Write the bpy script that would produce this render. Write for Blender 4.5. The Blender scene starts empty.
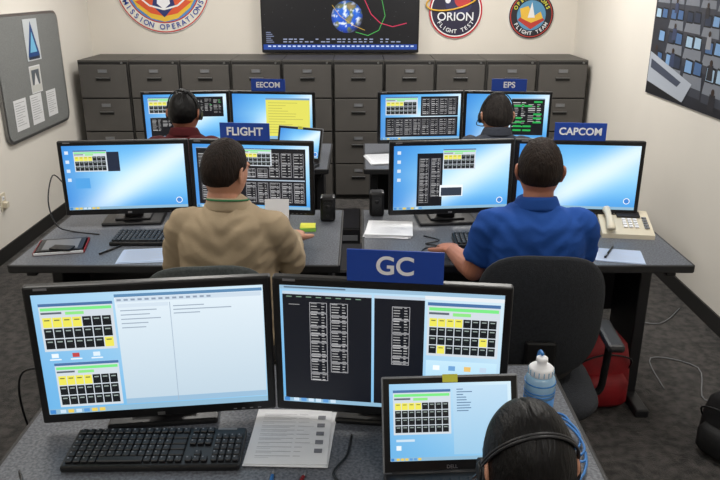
import bpy, bmesh, math, random
from mathutils import Vector, Matrix, Euler, noise
random.seed(7)
S=bpy.context.scene
S.view_settings.view_transform='Standard'
S.view_settings.look='None'
def lin(c):
    o=[]
    for v in c[:3]:
        v=max(0,v)/255.0
        o.append(v/12.92 if v<=.04045 else ((v+.055)/1.055)**2.4)
    return (o[0],o[1],o[2],1.0)
def T(x,y,z): return Matrix.Translation((x,y,z))
def R(a,ax): return Matrix.Rotation(math.radians(a),4,ax)
def SC(s): return Matrix.Diagonal((s,s,s,1))
# ---------------- materials
def mat(name,c,rough=.5,metal=0,nz=None,amt=.3,c2=None,bump=0,bscale=None,coat=0,sheen=0,stretch=None,spec=None):
    m=bpy.data.materials.new(name); m.use_nodes=True
    nt=m.node_tree; b=nt.nodes['Principled BSDF']
    b.inputs['Base Color'].default_value=lin(c)
    b.inputs['Roughness'].default_value=rough; b.inputs['Metallic'].default_value=metal
    if spec is not None: b.inputs['Specular IOR Level'].default_value=spec
    if coat: b.inputs['Coat Weight'].default_value=coat
    if sheen: b.inputs['Sheen Weight'].default_value=sheen
    if nz or bump:
        tc=nt.nodes.new('ShaderNodeTexCoord'); mp=nt.nodes.new('ShaderNodeMapping')
        if stretch: mp.inputs['Scale'].default_value=stretch
        nt.links.new(tc.outputs['Object'],mp.inputs['Vector'])
    if nz:
        n=nt.nodes.new('ShaderNodeTexNoise'); n.inputs['Scale'].default_value=nz; n.inputs['Detail'].default_value=5
        nt.links.new(mp.outputs['Vector'],n.inputs['Vector'])
        r=nt.nodes.new('ShaderNodeValToRGB')
        a=lin(c); d=lin(c2) if c2 else tuple(v*(1-amt) for v in a[:3])+(1,)
        r.color_ramp.elements[0].position=.35; r.color_ramp.elements[1].position=.65
        r.color_ramp.elements[0].color=d; r.color_ramp.elements[1].color=a
        nt.links.new(n.outputs['Fac'],r.inputs['Fac']); nt.links.new(r.outputs['Color'],b.inputs['Base Color'])
    if bump:
        n2=nt.nodes.new('ShaderNodeTexNoise'); n2.inputs['Scale'].default_value=bscale or nz or 50; n2.inputs['Detail'].default_value=4
        nt.links.new(mp.outputs['Vector'],n2.inputs['Vector'])
        bp=nt.nodes.new('ShaderNodeBump'); bp.inputs['Strength'].default_value=bump; bp.inputs['Distance'].default_value=.01
        nt.links.new(n2.outputs['Fac'],bp.inputs['Height']); nt.links.new(bp.outputs['Normal'],b.inputs['Normal'])
    return m
def attrmat(name,emit):
    m=bpy.data.materials.new(name); m.use_nodes=True; nt=m.node_tree; b=nt.nodes['Principled BSDF']
    a=nt.nodes.new('ShaderNodeAttribute'); a.attribute_name='Col'
    if emit:
        b.inputs['Base Color'].default_value=(.01,.01,.01,1); b.inputs['Roughness'].default_value=.35
        nt.links.new(a.outputs['Color'],b.inputs['Emission Color']); b.inputs['Emission Strength'].default_value=emit
    else:
        nt.links.new(a.outputs['Color'],b.inputs['Base Color']); b.inputs['Roughness'].default_value=.55
    return m
DISP=attrmat('lcd_display',1.1); PRINT=attrmat('printed_ink',0)
M={}
M['black']=mat('black_plastic',(20,20,22),.35)
M['dark']=mat('dark_plastic',(34,34,37),.45)
M['key']=mat('keycap_plastic',(26,27,31),.5)
M['legend']=mat('key_legend',(130,132,138),.5)
M['grey']=mat('grey_plastic',(120,122,126),.4)
M['silver']=mat('brushed_metal',(190,190,192),.3,.9)
M['chrome']=mat('satin_metal',(130,130,130),.35,.8)
M['cab']=mat('cabinet_enamel',(83,80,77),.5,nz=3,amt=.12,bump=.02,bscale=200)
M['cabd']=mat('cabinet_gap',(22,21,20),.7)
M['cabb']=mat('cabinet_body_enamel',(68,66,63),.5)
M['wall']=mat('painted_wall',(228,223,214),.75,nz=1.5,amt=.04,bump=.05,bscale=180)
M['wallb']=mat('painted_wall_back',(224,218,208),.75,nz=1.5,amt=.04,bump=.05,bscale=180)
M['ceil']=mat('ceiling_tile',(220,218,212),.85,nz=60,amt=.08,bump=.1)
M['base']=mat('rubber_baseboard',(30,29,28),.6)
M['carpet']=mat('carpet',(72,68,66),.95,nz=26,c2=(34,33,32),bump=.6,bscale=160,sheen=.1)
M['lam']=mat('speckled_laminate',(112,116,124),.4,nz=150,c2=(70,73,80))
M['edge']=mat('desk_edge_band',(30,30,32),.5)
M['leg']=mat('desk_frame_paint',(34,34,37),.45)
M['sign']=mat('blue_sign_card',(24,66,160),.45)
M['white']=mat('white_paint',(235,236,240),.5)
M['paper']=mat('paper',(222,224,228),.8)
M['paperb']=mat('paper_bluish',(180,196,222),.8)
M['fabric']=mat('chair_fabric',(38,41,47),.9,nz=120,amt=.35,bump=.25,bscale=250)
M['fabricg']=mat('chair_fabric_green',(74,80,80),.9,nz=120,amt=.35,bump=.25,bscale=250)
M['cream']=mat('cream_plastic',(214,205,184),.45)
M['khaki']=mat('khaki_shirt_cloth',(168,150,124),.88,nz=9,amt=.08,bump=.3,bscale=18,spec=.2)
M['khakiseam']=mat('khaki_shirt_seam',(126,110,88),.9)
M['blue']=mat('blue_polo_cloth',(34,76,152),.88,nz=9,amt=.12,bump=.3,bscale=14,spec=.2)
M['red']=mat('dark_red_shirt_cloth',(78,26,30),.85,nz=9,amt=.2,bump=.3,bscale=14,spec=.2)
M['greyc']=mat('dark_grey_shirt_cloth',(66,70,80),.85,nz=9,amt=.15,bump=.3,bscale=14,spec=.2)
M['navy']=mat('navy_blouse_cloth',(38,40,60),.85,nz=9,amt=.15,bump=.3,bscale=14,spec=.2)
M['trou']=mat('trouser_cloth',(52,50,50),.9,nz=20,amt=.15,bump=.2)
M['shoe']=mat('shoe_leather',(26,22,20),.4)
M['skin']=mat('skin',(196,142,116),.55,nz=14,amt=.1)
M['skin2']=mat('skin_tanned',(176,116,92),.55,nz=14,amt=.1)
M['hairb']=mat('hair_dark_brown',(38,27,21),.65,nz=30,amt=.5,bump=.5,bscale=60,stretch=(3,3,.6),spec=.2)
M['hairk']=mat('hair_black',(8,6,7),.42,nz=25,amt=.5,bump=.3,bscale=60,stretch=(4,1,1),spec=.22)
M['hairg']=mat('hair_grey_brown',(50,45,43),.65,nz=30,amt=.5,bump=.5,bscale=60,stretch=(3,3,.6),spec=.2)
M['eye']=mat('eye_white',(230,228,224),.2); M['iris']=mat('iris',(40,26,18),.2); M['lip']=mat('lips',(168,96,86),.5)
M['green']=mat('lanyard_green',(40,110,64),.7)
M['redbag']=mat('red_nylon',(150,18,28),.6,nz=12,amt=.35,bump=.4,bscale=20)
M['blkbag']=mat('black_nylon',(22,22,24),.7,nz=12,amt=.35,bump=.4,bscale=20)
M['cableb']=mat('blue_cable',(50,120,190),.4)
M['bottle']=mat('bottle_translucent_blue',(60,135,210),.25,coat=.5)
M['clear']=mat('bottle_frosted',(150,190,222),.25,coat=.5)
M['yel']=mat('sticky_yellow',(225,225,80),.7)
M['lime']=mat('sticky_lime',(150,210,90),.7)
M['board']=mat('grey_pinboard_fabric',(128,130,129),.9,nz=150,amt=.15,bump=.2)
M['lampe']=mat('lamp_diffuser',(250,248,240),.5)
M['gold']=mat('gold_trim',(230,180,60),.5)
bn=M['lampe'].node_tree.nodes['Principled BSDF']; bn.inputs['Emission Color'].default_value=(1,.97,.9,1); bn.inputs['Emission Strength'].default_value=3
# ---------------- builder
class B:
    def __init__(s,name):
        s.bm=bmesh.new(); s.mats=[]; s.name=name; s.col=s.bm.loops.layers.float_color.new('Col')
    def mi(s,m):
        if isinstance(m,str): m=M[m]
        if m not in s.mats: s.mats.append(m)
        return s.mats.index(m)
    def merge(s,t,m,smooth=False,X=None):
        i=s.mi(m); vs=[]
        if X is not None: t.transform(X)
        t.verts.index_update()
        for v in t.verts: vs.append(s.bm.verts.new(v.co))
        for f in t.faces:
            try: nf=s.bm.faces.new([vs[v.index] for v in f.verts])
            except ValueError: continue
            nf.material_index=i; nf.smooth=smooth
        t.free()
    def box(s,c,d,m,bev=0,X=None,seg=2):
        t=bmesh.new(); bmesh.ops.create_cube(t,size=1)
        t.transform(Matrix.Diagonal((d[0],d[1],d[2],1)))
        if bev: bmesh.ops.bevel(t,geom=t.edges[:],offset=bev,segments=seg,affect='EDGES',profile=.5)
        t.transform(T(*c)); s.merge(t,m,False,X)
    def cyl(s,p0,p1,r0,m,r1=None,seg=20,X=None,smooth=True):
        if r1 is None: r1=r0
        p0=Vector(p0);p1=Vector(p1);d=p1-p0
        t=bmesh.new(); bmesh.ops.create_cone(t,cap_ends=True,segments=seg,radius1=r0,radius2=r1,depth=d.length)
        q=Vector((0,0,1)).rotation_difference(d.normalized()).to_matrix().to_4x4()
        t.transform(Matrix.Translation((p0+p1)/2)@q)
        i0=len(s.bm.faces); s.merge(t,m,smooth,X)
        for f in list(s.bm.faces)[i0:]:
            if len(f.verts)>4: f.smooth=False
    def sph(s,c,r,m,seg=20,X=None,rot=None):
        if not hasattr(r,'__len__'): r=(r,r,r)
        t=bmesh.new(); bmesh.ops.create_uvsphere(t,u_segments=seg,v_segments=max(8,seg*2//3),radius=1)
        t.transform(T(*c)@(rot if rot is not None else Matrix())@Matrix.Diagonal((r[0],r[1],r[2],1))); s.merge(t,m,True,X)
    def loft(s,rings,m,X=None,smooth=True):
        t=bmesh.new(); V=[[t.verts.new(p) for p in r] for r in rings]
        n=len(rings[0])
        for a,b in zip(V[:-1],V[1:]):
            for k in range(n): t.faces.new((a[k],a[(k+1)%n],b[(k+1)%n],b[k]))
        t.faces.new(V[0][::-1]); t.faces.new(V[-1]); bmesh.ops.recalc_face_normals(t,faces=t.faces[:])
        s.merge(t,m,smooth,X)
    def tube(s,pts,r,m,seg=10,X=None,closed=False,sub=0):
        pts=[Vector(p) for p in pts]
        rr=list(r) if hasattr(r,'__len__') else [r]*len(pts)
        if sub:
            P=[];Q=[]; n=len(pts)
            for i in range(n-1):
                p0=pts[max(i-1,0)];p1=pts[i];p2=pts[i+1];p3=pts[min(i+2,n-1)]
                for k in range(sub):
                    u=k/sub
                    P.append(.5*((2*p1)+(p2-p0)*u+(2*p0-5*p1+4*p2-p3)*u*u+(3*p1-p0-3*p2+p3)*u**3)); Q.append(rr[i]*(1-u)+rr[i+1]*u)
            P.append(pts[-1]);Q.append(rr[-1]); pts=P; rr=Q
        n=len(pts); rings=[]; up=None
        for i in range(n):
            if closed: d=pts[(i+1)%n]-pts[i-1]
            else: d=pts[min(i+1,n-1)]-pts[max(i-1,0)]
            if d.length<1e-7: d=Vector((0,0,1))
            d.normalize()
            if up is None:
                up=Vector((0,0,1)) if abs(d.z)<.9 else Vector((1,0,0))
            a=d.cross(up)
            if a.length<1e-5: a=d.orthogonal()
            a.normalize(); b=a.cross(d).normalized(); up=b
            rings.append([pts[i]+(a*math.cos(2*math.pi*k/seg)+b*math.sin(2*math.pi*k/seg))*rr[i] for k in range(seg)])
        if closed:
            t=bmesh.new(); V=[[t.verts.new(p) for p in r_] for r_ in rings]
            for i in range(n):
                a=V[i];b=V[(i+1)%n]
                for k in range(seg): t.faces.new((a[k],a[(k+1)%seg],b[(k+1)%seg],b[k]))
            bmesh.ops.recalc_face_normals(t,faces=t.faces[:]); s.merge(t,m,True,X)
        else: s.loft(rings,m,X)
    def mesh(s,me,m,X=None,smooth=True):
        t=bmesh.new(); t.from_mesh(me); s.merge(t,m,smooth,X)
    def quadc(s,ps,cs,m,X=None):
        vs=[s.bm.verts.new((X@Vector(p)) if X is not None else p) for p in ps]
        f=s.bm.faces.new(vs); f.material_index=s.mi(m)
        for l,c in zip(f.loops,cs): l[s.col]=c
    def done(s,X=None,parent=None):
        me=bpy.data.meshes.new(s.name); s.bm.to_mesh(me); s.bm.free()
        for m in s.mats: me.materials.append(m)
        o=bpy.data.objects.new(s.name,me); S.collection.objects.link(o)
        if X is not None: o.matrix_world=X
        if parent: o.parent=parent
        return o
def inst(o,X):
    n=o.copy(); S.collection.objects.link(n); n.matrix_world=X; return n
def textmesh(body,size,bold=0):
    c=bpy.data.curves.new('t','FONT'); c.body=body; c.size=size; c.align_x='CENTER'; c.align_y='CENTER'; c.extrude=.0004; c.offset=bold
    o=bpy.data.objects.new('t',c); S.collection.objects.link(o)
    bpy.context.view_layer.update()
    me=bpy.data.meshes.new_from_object(o.evaluated_get(bpy.context.evaluated_depsgraph_get()))
    bpy.data.objects.remove(o); bpy.data.curves.remove(c); return me
# flat picture surface: local XZ plane facing -Y
class Pic:
    def __init__(s,b,X,W,H,m=DISP,step=.0004): s.b=b;s.X=X;s.W=W;s.H=H;s.m=m;s.st=step
    def P(s,u,v,L): return ((u-.5)*s.W,-L*s.st,(.5-v)*s.H)
    def rect(s,u0,v0,u1,v1,c,L=1):
        c=lin(c); s.b.quadc([s.P(u0,v1,L),s.P(u1,v1,L),s.P(u1,v0,L),s.P(u0,v0,L)],[c]*4,s.m,s.X)
    def grad(s,u0,v0,u1,v1,fn,n=10,L=0):
        for i in range(n):
            for j in range(n):
                a=u0+(u1-u0)*i/n;b=u0+(u1-u0)*(i+1)/n;c=v0+(v1-v0)*j/n;d=v0+(v1-v0)*(j+1)/n
                s.b.quadc([s.P(a,d,L),s.P(b,d,L),s.P(b,c,L),s.P(a,c,L)],[lin(fn(a,d)),lin(fn(b,d)),lin(fn(b,c)),lin(fn(a,c))],s.m,s.X)
    def poly(s,pts,c,L=1):
        c=lin(c)
        vs=[s.P(u,v,L) for u,v in pts]
        s.b.quadc(vs,[c]*len(vs),s.m,s.X)
    def disc(s,u,v,r,c,L=1,n=40,sy=1):
        s.poly([(u+r/s.W*math.cos(-2*math.pi*k/n),v+sy*r/s.H*math.sin(-2*math.pi*k/n)) for k in range(n)],c,L)
    def line(s,pts,w,c,L=2):
        for (a,b),(d,e) in zip(pts[:-1],pts[1:]):
            x0,z0=a*s.W,b*s.H; x1,z1=d*s.W,e*s.H; l=math.hypot(x1-x0,z1-z0) or 1
            nx,nz=-(z1-z0)/l*w/2,(x1-x0)/l*w/2
            s.poly([((x0-nx)/s.W,(z0-nz)/s.H),((x0+nx)/s.W,(z0+nz)/s.H),((x1+nx)/s.W,(z1+nz)/s.H),((x1-nx)/s.W,(z1-nz)/s.H)][::-1],c,L)
def mixc(a,b,t): t=max(0,min(1,t)); return tuple(a[i]*(1-t)+b[i]*t for i in range(3))
def wall7(seed=0):
    def f(u,v):
        c=mixc((70,160,232),(150,212,246),1-abs(v-.45)*1.6)
        t=math.exp(-((u-.62+.9*(v-.5))**2)/.07)
        c=mixc(c,(232,246,255),.9*t)
        c=mixc(c,(60,140,220),max(0,.6*(v-.75)*3*(1-t)))
        return mixc(c,(30,110,205),max(0,.55*(1-u*2.6)))
    return f
def wallpale(u,v):
    return mixc(mixc((96,170,225),(205,228,240),u*.6+.5*(1-v)),(120,185,225),max(0,v-.6))
def bar(p):
    p.rect(0,.955,1,1,(140,180,205),1); p.rect(.005,.96,.03,.995,(60,130,200),2)
    for i in range(6): p.rect(.05+.035*i,.963,.075+.035*i,.992,random.choice([(230,200,90),(200,220,235),(90,150,210)]),2)
def table(p,u0,v0,u1,v1,rows=3,cols=7,L=2,yel=.25):
    w=u1-u0;h=v1-v0
    p.rect(u0,v0,u1,v1,(205,214,222),L); p.rect(u0,v0,u1,v0+h*.06,(70,110,160),L+1)
    p.rect(u0+w*.02,v0+h*.09,u1-w*.02,v0+h*.15,(120,228,130),L+1)
    p.rect(u0+w*.02,v0+h*.18,u0+w*.3,v0+h*.22,(90,100,110),L+1); p.rect(u0+w*.35,v0+h*.18,u0+w*.6,v0+h*.24,(140,225,130),L+1)
    for r in range(rows):
        for c in range(cols):
            a=u0+w*(.03+.94*c/cols);b=u0+w*(.03+.94*(c+.9)/cols);y0=v0+h*(.29+.68*r/rows);y1=v0+h*(.29+.68*(r+.9)/rows)
            top=(r==0 and c<4)
            y=top or random.random()<yel*.2
            p.rect(a,y0,b,y1,(232,225,90) if y else (18,22,26),L+1)
            p.rect(a+(b-a)*.2,y0+(y1-y0)*.2,b-(b-a)*.2,y0+(y1-y0)*.32,(110,110,60) if y else (150,165,160),L+2)
def textwin(p,u0,v0,u1,v1,cols=3,rows=26,L=2,fill=.75,grn=.1):
    w=u1-u0;h=v1-v0
    p.rect(u0,v0,u1,v1,(14,16,22),L); p.rect(u0,v0,u1,v0+h*.025,(150,175,200),L+1)
    for c in range(cols):
        a0=u0+w*(.04+.94*c/cols); cw=w*.94/cols
        n0=int(rows*random.uniform(.03,.2)); n1=int(rows*random.uniform(.6,.98))
        for r in range(n0,n1):
            if random.random()>fill: continue
            y=v0+h*(.06+.9*r/rows); hh=h*.9/rows
            g=random.randint(120,205)
            p.rect(a0,y,a0+cw*random.uniform(.3,.5),y+hh*.4,(g,g,g),L+1)
            p.rect(a0+cw*.56,y,a0+cw*random.uniform(.66,.85),y+hh*.4,(90,200,110) if random.random()<grn else (g,g,g),L+1)
def framecol(p,u0,v0,u1,v1,rows,L,br=170):
    w=u1-u0;dv=(v1-v0)/rows;r=0;t=.0028
    while r<rows:
        n=min(random.randint(2,5),rows-r); y0=v0+dv*r; y1=v0+dv*(r+n)-dv*.35
        g=(br,br,br+4)
        p.rect(u0,y0,u1,y0+t*1.4,g,L);p.rect(u0,y1,u1,y1+t*1.4,g,L);p.rect(u0,y0,u0+t*.8,y1,g,L);p.rect(u1-t*.8,y0,u1,y1,g,L)
        for k in range(n):
            y=y0+dv*(k+.3); q=random.randint(130,200)
            p.rect(u0+w*.08,y,u0+w*random.uniform(.4,.6),y+dv*.3,(q,q,q),L); p.rect(u0+w*.68,y,u0+w*random.uniform(.8,.92),y+dv*.3,(q,q,q),L)
        r+=n
def scr_A(p): # front left
    p.grad(0,0,1,1,wallpale); bar(p)
    table(p,.025,.07,.34,.46,3,7); table(p,.055,.56,.335,.94,3,7)
    p.grad(.35,.02,.995,.945,lambda u,v:mixc((222,234,242),(186,206,220),v),6,2)
    p.rect(.35,.02,.995,.045,(90,135,175),3); p.rect(.355,.05,.99,.085,(200,215,228),3)
    for i in range(14): p.rect(.36+.03*i,.06,.378+.03*i,.075,(140,155,175),4)
    p.rect(.36,.1,.58,.13,(206,220,232),3); p.rect(.585,.1,.588,.94,(160,178,196),4)
    for i in range(5): p.rect(.37,.15+.035*i,.37+random.uniform(.08,.18),.158+.035*i,(150,165,182),4)
    for i in range(3): p.rect(.6,.13+.03*i,.6+random.uniform(.1,.3),.138+.03*i,(150,165,182),4)
    p.rect(.35,.90,.995,.945,(150,185,212),3)
    for i in range(3):
        p.rect(.05+.09*i,.48,.08+.09*i,.515,((230,240,250),(190,70,70),(220,235,245))[i],2); p.rect(.04+.09*i,.525,.09+.09*i,.535,(235,242,248),2)
def scr_B(p): # front right
    p.grad(0,0,1,1,wallpale); bar(p)
    p.rect(0,.0,1,.03,(150,185,210),1); p.rect(.02,.008,.3,.02,(90,110,130),2)
    p.rect(.012,.05,.418,.965,(14,17,26),2); p.rect(.43,.05,.655,.965,(14,17,26),2)
    p.rect(.012,.045,.418,.07,(190,205,220),3); p.rect(.43,.045,.655,.07,(190,205,220),3)
    for i in range(8): p.rect(.03+.045*i,.085,.055+.045*i,.092,(120,150,130),3)
    framecol(p,.135,.13,.215,.80,30,3); framecol(p,.23,.13,.31,.72,27,3)
    framecol(p,.51,.13,.59,.62,22,3); p.rect(.04,.15,.09,.155,(150,150,150),3)
    p.rect(.655,.03,1,.06,(225,230,235),3)
    table(p,.668,.08,.985,.52,4,8)
    p.grad(.668,.56,.985,.93,lambda u,v:mixc((200,230,244),(150,204,236),(v-.5)*2),4,2)
    for i in range(4): p.rect(.7+.07*i,.6,.73+.07*i,.64,((240,245,250),(110,160,210),(230,190,110),(190,210,230))[i],3)
def scr_C(p):
    p.grad(0,0,1,1,wall7(),14); bar(p)
    table(p,.09,.07,.36,.40); p.rect(.36,.1,.46,.4,(30,40,60),3)
    for i in range(4): p.rect(.02,.08+.14*i,.05,.13+.14*i,(210,225,240),2)
    p.disc(.93,.88,.014,(245,248,250),3); p.disc(.93,.88,.011,(60,130,210),4)
    p.rect(.08,.5,.2,.66,(80,160,225),2)
def scr_D(p):
    p.grad(0,0,1,1,wall7(),12); bar(p)
    p.rect(.03,.05,.97,.94,(16,18,26),2)
    textwin(p,.03,.05,.42,.5,3,18,L=3); table(p,.4,.05,.68,.32,L=5)
    for c in range(5): framecol(p,.45+.104*c,.12 if c>1 else .36,.535+.104*c,.5,9,5,190)
    for c in range(5): framecol(p,.45+.104*c,.58,.535+.104*c,.9,9,5,190)
    p.rect(.44,.53,.96,.55,(170,185,200),5)
    for c in range(3): framecol(p,.06+.12*c,.56,.15+.12*c,.88,9,5,150)
def scr_E(p):
    p.grad(0,0,1,1,wall7(),12); bar(p)
    p.rect(.2,.12,.42,.95,(14,16,22),2); framecol(p,.22,.2,.3,.9,26,3,150); framecol(p,.32,.2,.4,.8,22,3,150)
    table(p,.42,.06,.70,.38,L=4)
    p.rect(.4,.62,.6,.8,(240,245,250),3); p.rect(.41,.66,.59,.79,(50,58,72),4); p.disc(.93,.88,.014,(245,248,250),3); p.disc(.93,.88,.011,(60,130,210),4)
    for i in range(4): p.rect(.03,.08+.14*i,.06,.13+.14*i,(210,225,240),2)
def scr_F(p):
    p.grad(0,0,1,1,wall7(),14); bar(p); p.disc(.93,.86,.014,(245,248,250),3); p.disc(.93,.86,.011,(60,130,210),4)
def scr_G(p):
    p.grad(0,0,1,1,wall7(),12); bar(p)
    table(p,.05,.06,.45,.42); textwin(p,.5,.05,.96,.5,4,16); textwin(p,.06,.5,.6,.92,4,16)
def scr_H(p):
    p.grad(0,0,1,1,wall7(),12); bar(p); p.rect(.42,.08,.97,.93,(224,220,96),2); p.rect(.42,.08,.97,.12,(110,150,190),3)
    for i in range(12): p.rect(.45,.18+.06*i,random.uniform(.6,.93),.192+.06*i,(180,176,80),3)
def scr_I(p):
    p.grad(0,0,1,1,wall7(),12); bar(p); textwin(p,.55,.08,.95,.9,2,18)
    for r in range(8):
        for c in range(3):
            if random.random()<.55: p.rect(.58+.12*c,.14+.09*r,.68+.12*c,.18+.09*r,(40,170,80),5)
def scr_J(p):
    p.grad(0,0,1,1,wall7(),12); bar(p); table(p,.06,.05,.46,.45); p.rect(.06,.5,.97,.94,(16,18,26),2); p.rect(.5,.05,.97,.48,(16,18,26),2)
    for c in range(4): framecol(p,.52+.11*c,.1,.61+.11*c,.45,8,3,180)
    for c in range(8): framecol(p,.08+.11*c,.55,.17+.11*c,.9,8,3,160)
def scr_L(p):
    p.grad(0,0,1,1,wallpale); bar(p); table(p,.03,.08,.5,.66,4,8,yel=0)
    p.grad(.52,.04,.97,.93,lambda u,v:mixc((188,216,236),(150,196,226),v),4,1)
    for i in range(9): p.rect(.55,.08+.035*i,random.uniform(.6,.68),.092+.035*i,(90,120,155),3)
    p.rect(.05,.72,.2,.75,(200,220,235),2); p.rect(.05,.8,.09,.86,(230,240,245),2)
# ---------------- room
XL,XR,YB,YF,ZC=-2.48,1.98,6.88,-2.2,2.7
def room():
    def slab(n,c,d,m):
        b=B(n); b.box((0,0,0),d,m); b.done(T(*c))
    slab('floor',((XL+XR)/2,(YB+YF)/2,-.05),(XR-XL+.2,YB-YF+.2,.1),'carpet')
    slab('ceiling',((XL+XR)/2,(YB+YF)/2,ZC+.05),(XR-XL+.2,YB-YF+.2,.1),'ceil')
    slab('wall_left',(XL-.05,(YB+YF)/2,ZC/2),(.1,YB-YF,ZC),'wall')
    slab('wall_right',(XR+.05,(YB+YF)/2,ZC/2),(.1,YB-YF,ZC),'wall')
    slab('wall_back',((XL+XR)/2,YB+.05,ZC/2),(XR-XL+.2,.1,ZC),'wallb')
    slab('wall_front',((XL+XR)/2,YF-.05,ZC/2),(XR-XL+.2,.1,ZC),'wall')
    slab('baseboard_left',(XL+.006,(YB+YF)/2,.05),(.012,YB-YF,.1),'base')
    slab('baseboard_right',(XR-.006,(YB+YF)/2,.05),(.012,YB-YF,.1),'base')
    slab('baseboard_back',((XL+XR)/2,YB-.006,.05),(XR-XL-.03,.012,.1),'base')
room()
def lamp(x,y,e):
    b=B('ceiling_light'); b.box((0,0,0),(.62,1.22,.03),'white',.004); b.box((0,0,-.017),(.56,1.16,.006),'lampe')
    o=b.done(T(x,y,ZC-.016))
    l=bpy.data.lights.new('ceiling_light_lamp','AREA'); l.shape='RECTANGLE'; l.size=.56; l.size_y=1.16; l.energy=e; l.color=(1,.97,.925)
    lo=bpy.data.objects.new('lamp',l); S.collection.objects.link(lo); lo.parent=o; lo.location=(0,0,-.03)
for x,y,e in ((-1.3,5.3,33),(.9,5.3,44),(-1.3,2.6,16),(.9,2.6,22),(-1.3,-.2,12),(.9,-.2,13)): lamp(x,y,e)
w=bpy.data.worlds.new('World'); S.world=w; w.use_nodes=True; w.node_tree.nodes['Background'].inputs[0].default_value=(.5,.55,.6,1); w.node_tree.nodes['Background'].inputs[1].default_value=.1
# ---------------- cabinets
CW=.434; CH=1.22; CD=.6
def cabinet():
    b=B('filing_cabinet')
    b.box((0,CD/2+.01,CH/2),(CW-.004,CD-.02,CH),'cabb',.003)
    b.box((0,.012,CH/2),(CW-.02,.006,CH-.03),'cabd')
    dh=(CH-.07)/4
    for k in range(4):
        z=.04+dh*(k+.5)
        b.box((0,0,z),(CW-.03,.02,dh-.012),'cab',.003)
        b.box((0,-.0125,z+.02),(.12,.006,.03),'cabd',.001); b.box((0,-.018,z+.03),(.12,.012,.008),'chrome',.002)
        b.box((0,-.012,z+.085),(.08,.004,.03),'chrome',.001); b.box((0,-.0145,z+.085),(.066,.001,.02),'grey')
    b.cyl((CW/2-.05,-.005,CH-.02),(CW/2-.05,-.016,CH-.02),.009,'chrome',seg=12)
    return b.done(T(XL+.08+CW/2,6.24,0))
c0=cabinet()
for i in range(1,10): inst(c0,T(XL+.08+CW*(i+.5),6.24,0))
# ---------------- desks
DZ=.78
def desk():
    b=B('computer_desk'); W=1.30;D=.74
    b.box((0,0,DZ-.015),(W-.006,D-.006,.03),'lam',.002)
    b.box((0,-D/2,DZ-.0165),(W,.014,.032),'edge',.004); b.box((0,D/2,DZ-.0165),(W,.014,.032),'edge',.004)
    for sx in(-1,1):
        b.box((sx*W/2,0,DZ-.0165),(.014,D,.032),'edge',.004)
        b.box((sx*(W/2-.06),0.06,.38),(.05,.3,.71),'leg',.006)
        b.box((sx*(W/2-.06),.04,.02),(.06,D-.16,.04),'leg',.008)
        b.box((sx*(W/2-.06),0,DZ-.05),(.04,D-.1,.035),'leg',.004)
    b.box((0,.24,.52),(W-.14,.018,.42),'leg',.002)
    b.box((0,.27,.70),(W-.16,.06,.03),'leg')
    return b
d0=desk().done(T(-.14,1.48,0)@Matrix.Diagonal((1.06,1,1,1)))
for x,y in((-.735,3.01),(.665,3.01),(-.846,4.58),(.68,4.58)): inst(d0,T(x,y,0))
# ---------------- monitors
def monitor(X,fn,z0=.058,H=.338):
    b=B('computer_monitor'); W=.562;zc=z0+H/2
    b.box((0,.012,zc),(W,.026,H),'black',.005)
    b.box((0,.045,zc),(.34,.05,.22),'dark',.015)
    b.box((0,-.0022,zc+.0035),(W-.034,.0016,H-.046),'dark')
    b.box((0,.085,.16),(.085,.025,.3),'dark',.006)
    b.box((0,.07,.2),(.1,.04,.1),'black',.006)
    b.box((0,.088,.008),(.27,.175,.016),'black',.006); b.box((0,.09,.02),(.16,.11,.012),'dark',.004)
    b.box((0,-.0015,z0+.009),(.018,.002,.008),'silver')
    for i in range(4): b.box((.18+.02*i,-.0012,z0+.008),(.008,.001,.002),'grey')
    p=Pic(b,T(0,-.0033,zc+.0035),W-.038,H-.046); fn(p)
    p2=Pic(b,T(-.24,-.0016,z0+H-.007),.03,.006,PRINT); p2.rect(0,0,1,1,(120,120,125),0)
    return b.done(X)
def pair(cx,cy,a,f1,f2,**k):
    w=.565/2
    monitor(T(cx-w*math.cos(math.radians(a)),cy-w*math.sin(math.radians(a)),DZ)@R(a,'Z'),f1,**k)
    monitor(T(cx+w*math.cos(math.radians(a)),cy-w*math.sin(math.radians(a)),DZ)@R(-a,'Z'),f2,**k)
pair(-.21,1.57,7,scr_A,scr_B,z0=.034,H=.36)
pair(-.765,3.16,6,scr_C,scr_D)
pair(.69,3.16,6,scr_E,scr_F)
pair(-.85,4.72,6,scr_G,scr_H)
pair(.675,4.72,6,scr_J,scr_I)
# ---------------- signs
def sign(body,x,y,zt=DZ+.3995,a=0,wd=.222,hh=.078):
    b=B('console_name_sign')
    b.box((0,0,hh/2-.004),(wd,.005,hh),'sign',.001)
    b.box((0,.012,.0),(wd*.6,.02,.003),'sign')
    s={'GC':.062,'FLIGHT':.05,'CAPCOM':.044,'EECOM':.048,'EPS':.052}[body]
    b.mesh(textmesh(body,s,.0012),'white',T(0,-.0034,hh/2-.004)@R(90,'X'),False)
    b.done(T(x,y,zt)@R(a,'Z'))
sign('GC',.08,1.528,a=-7)
sign('FLIGHT',-.505,3.13,a=-6); sign('CAPCOM',.965,3.13,a=-6)
sign('EECOM',-.59,4.69,a=-6); sign('EPS',.958,4.69,a=-6)
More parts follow.
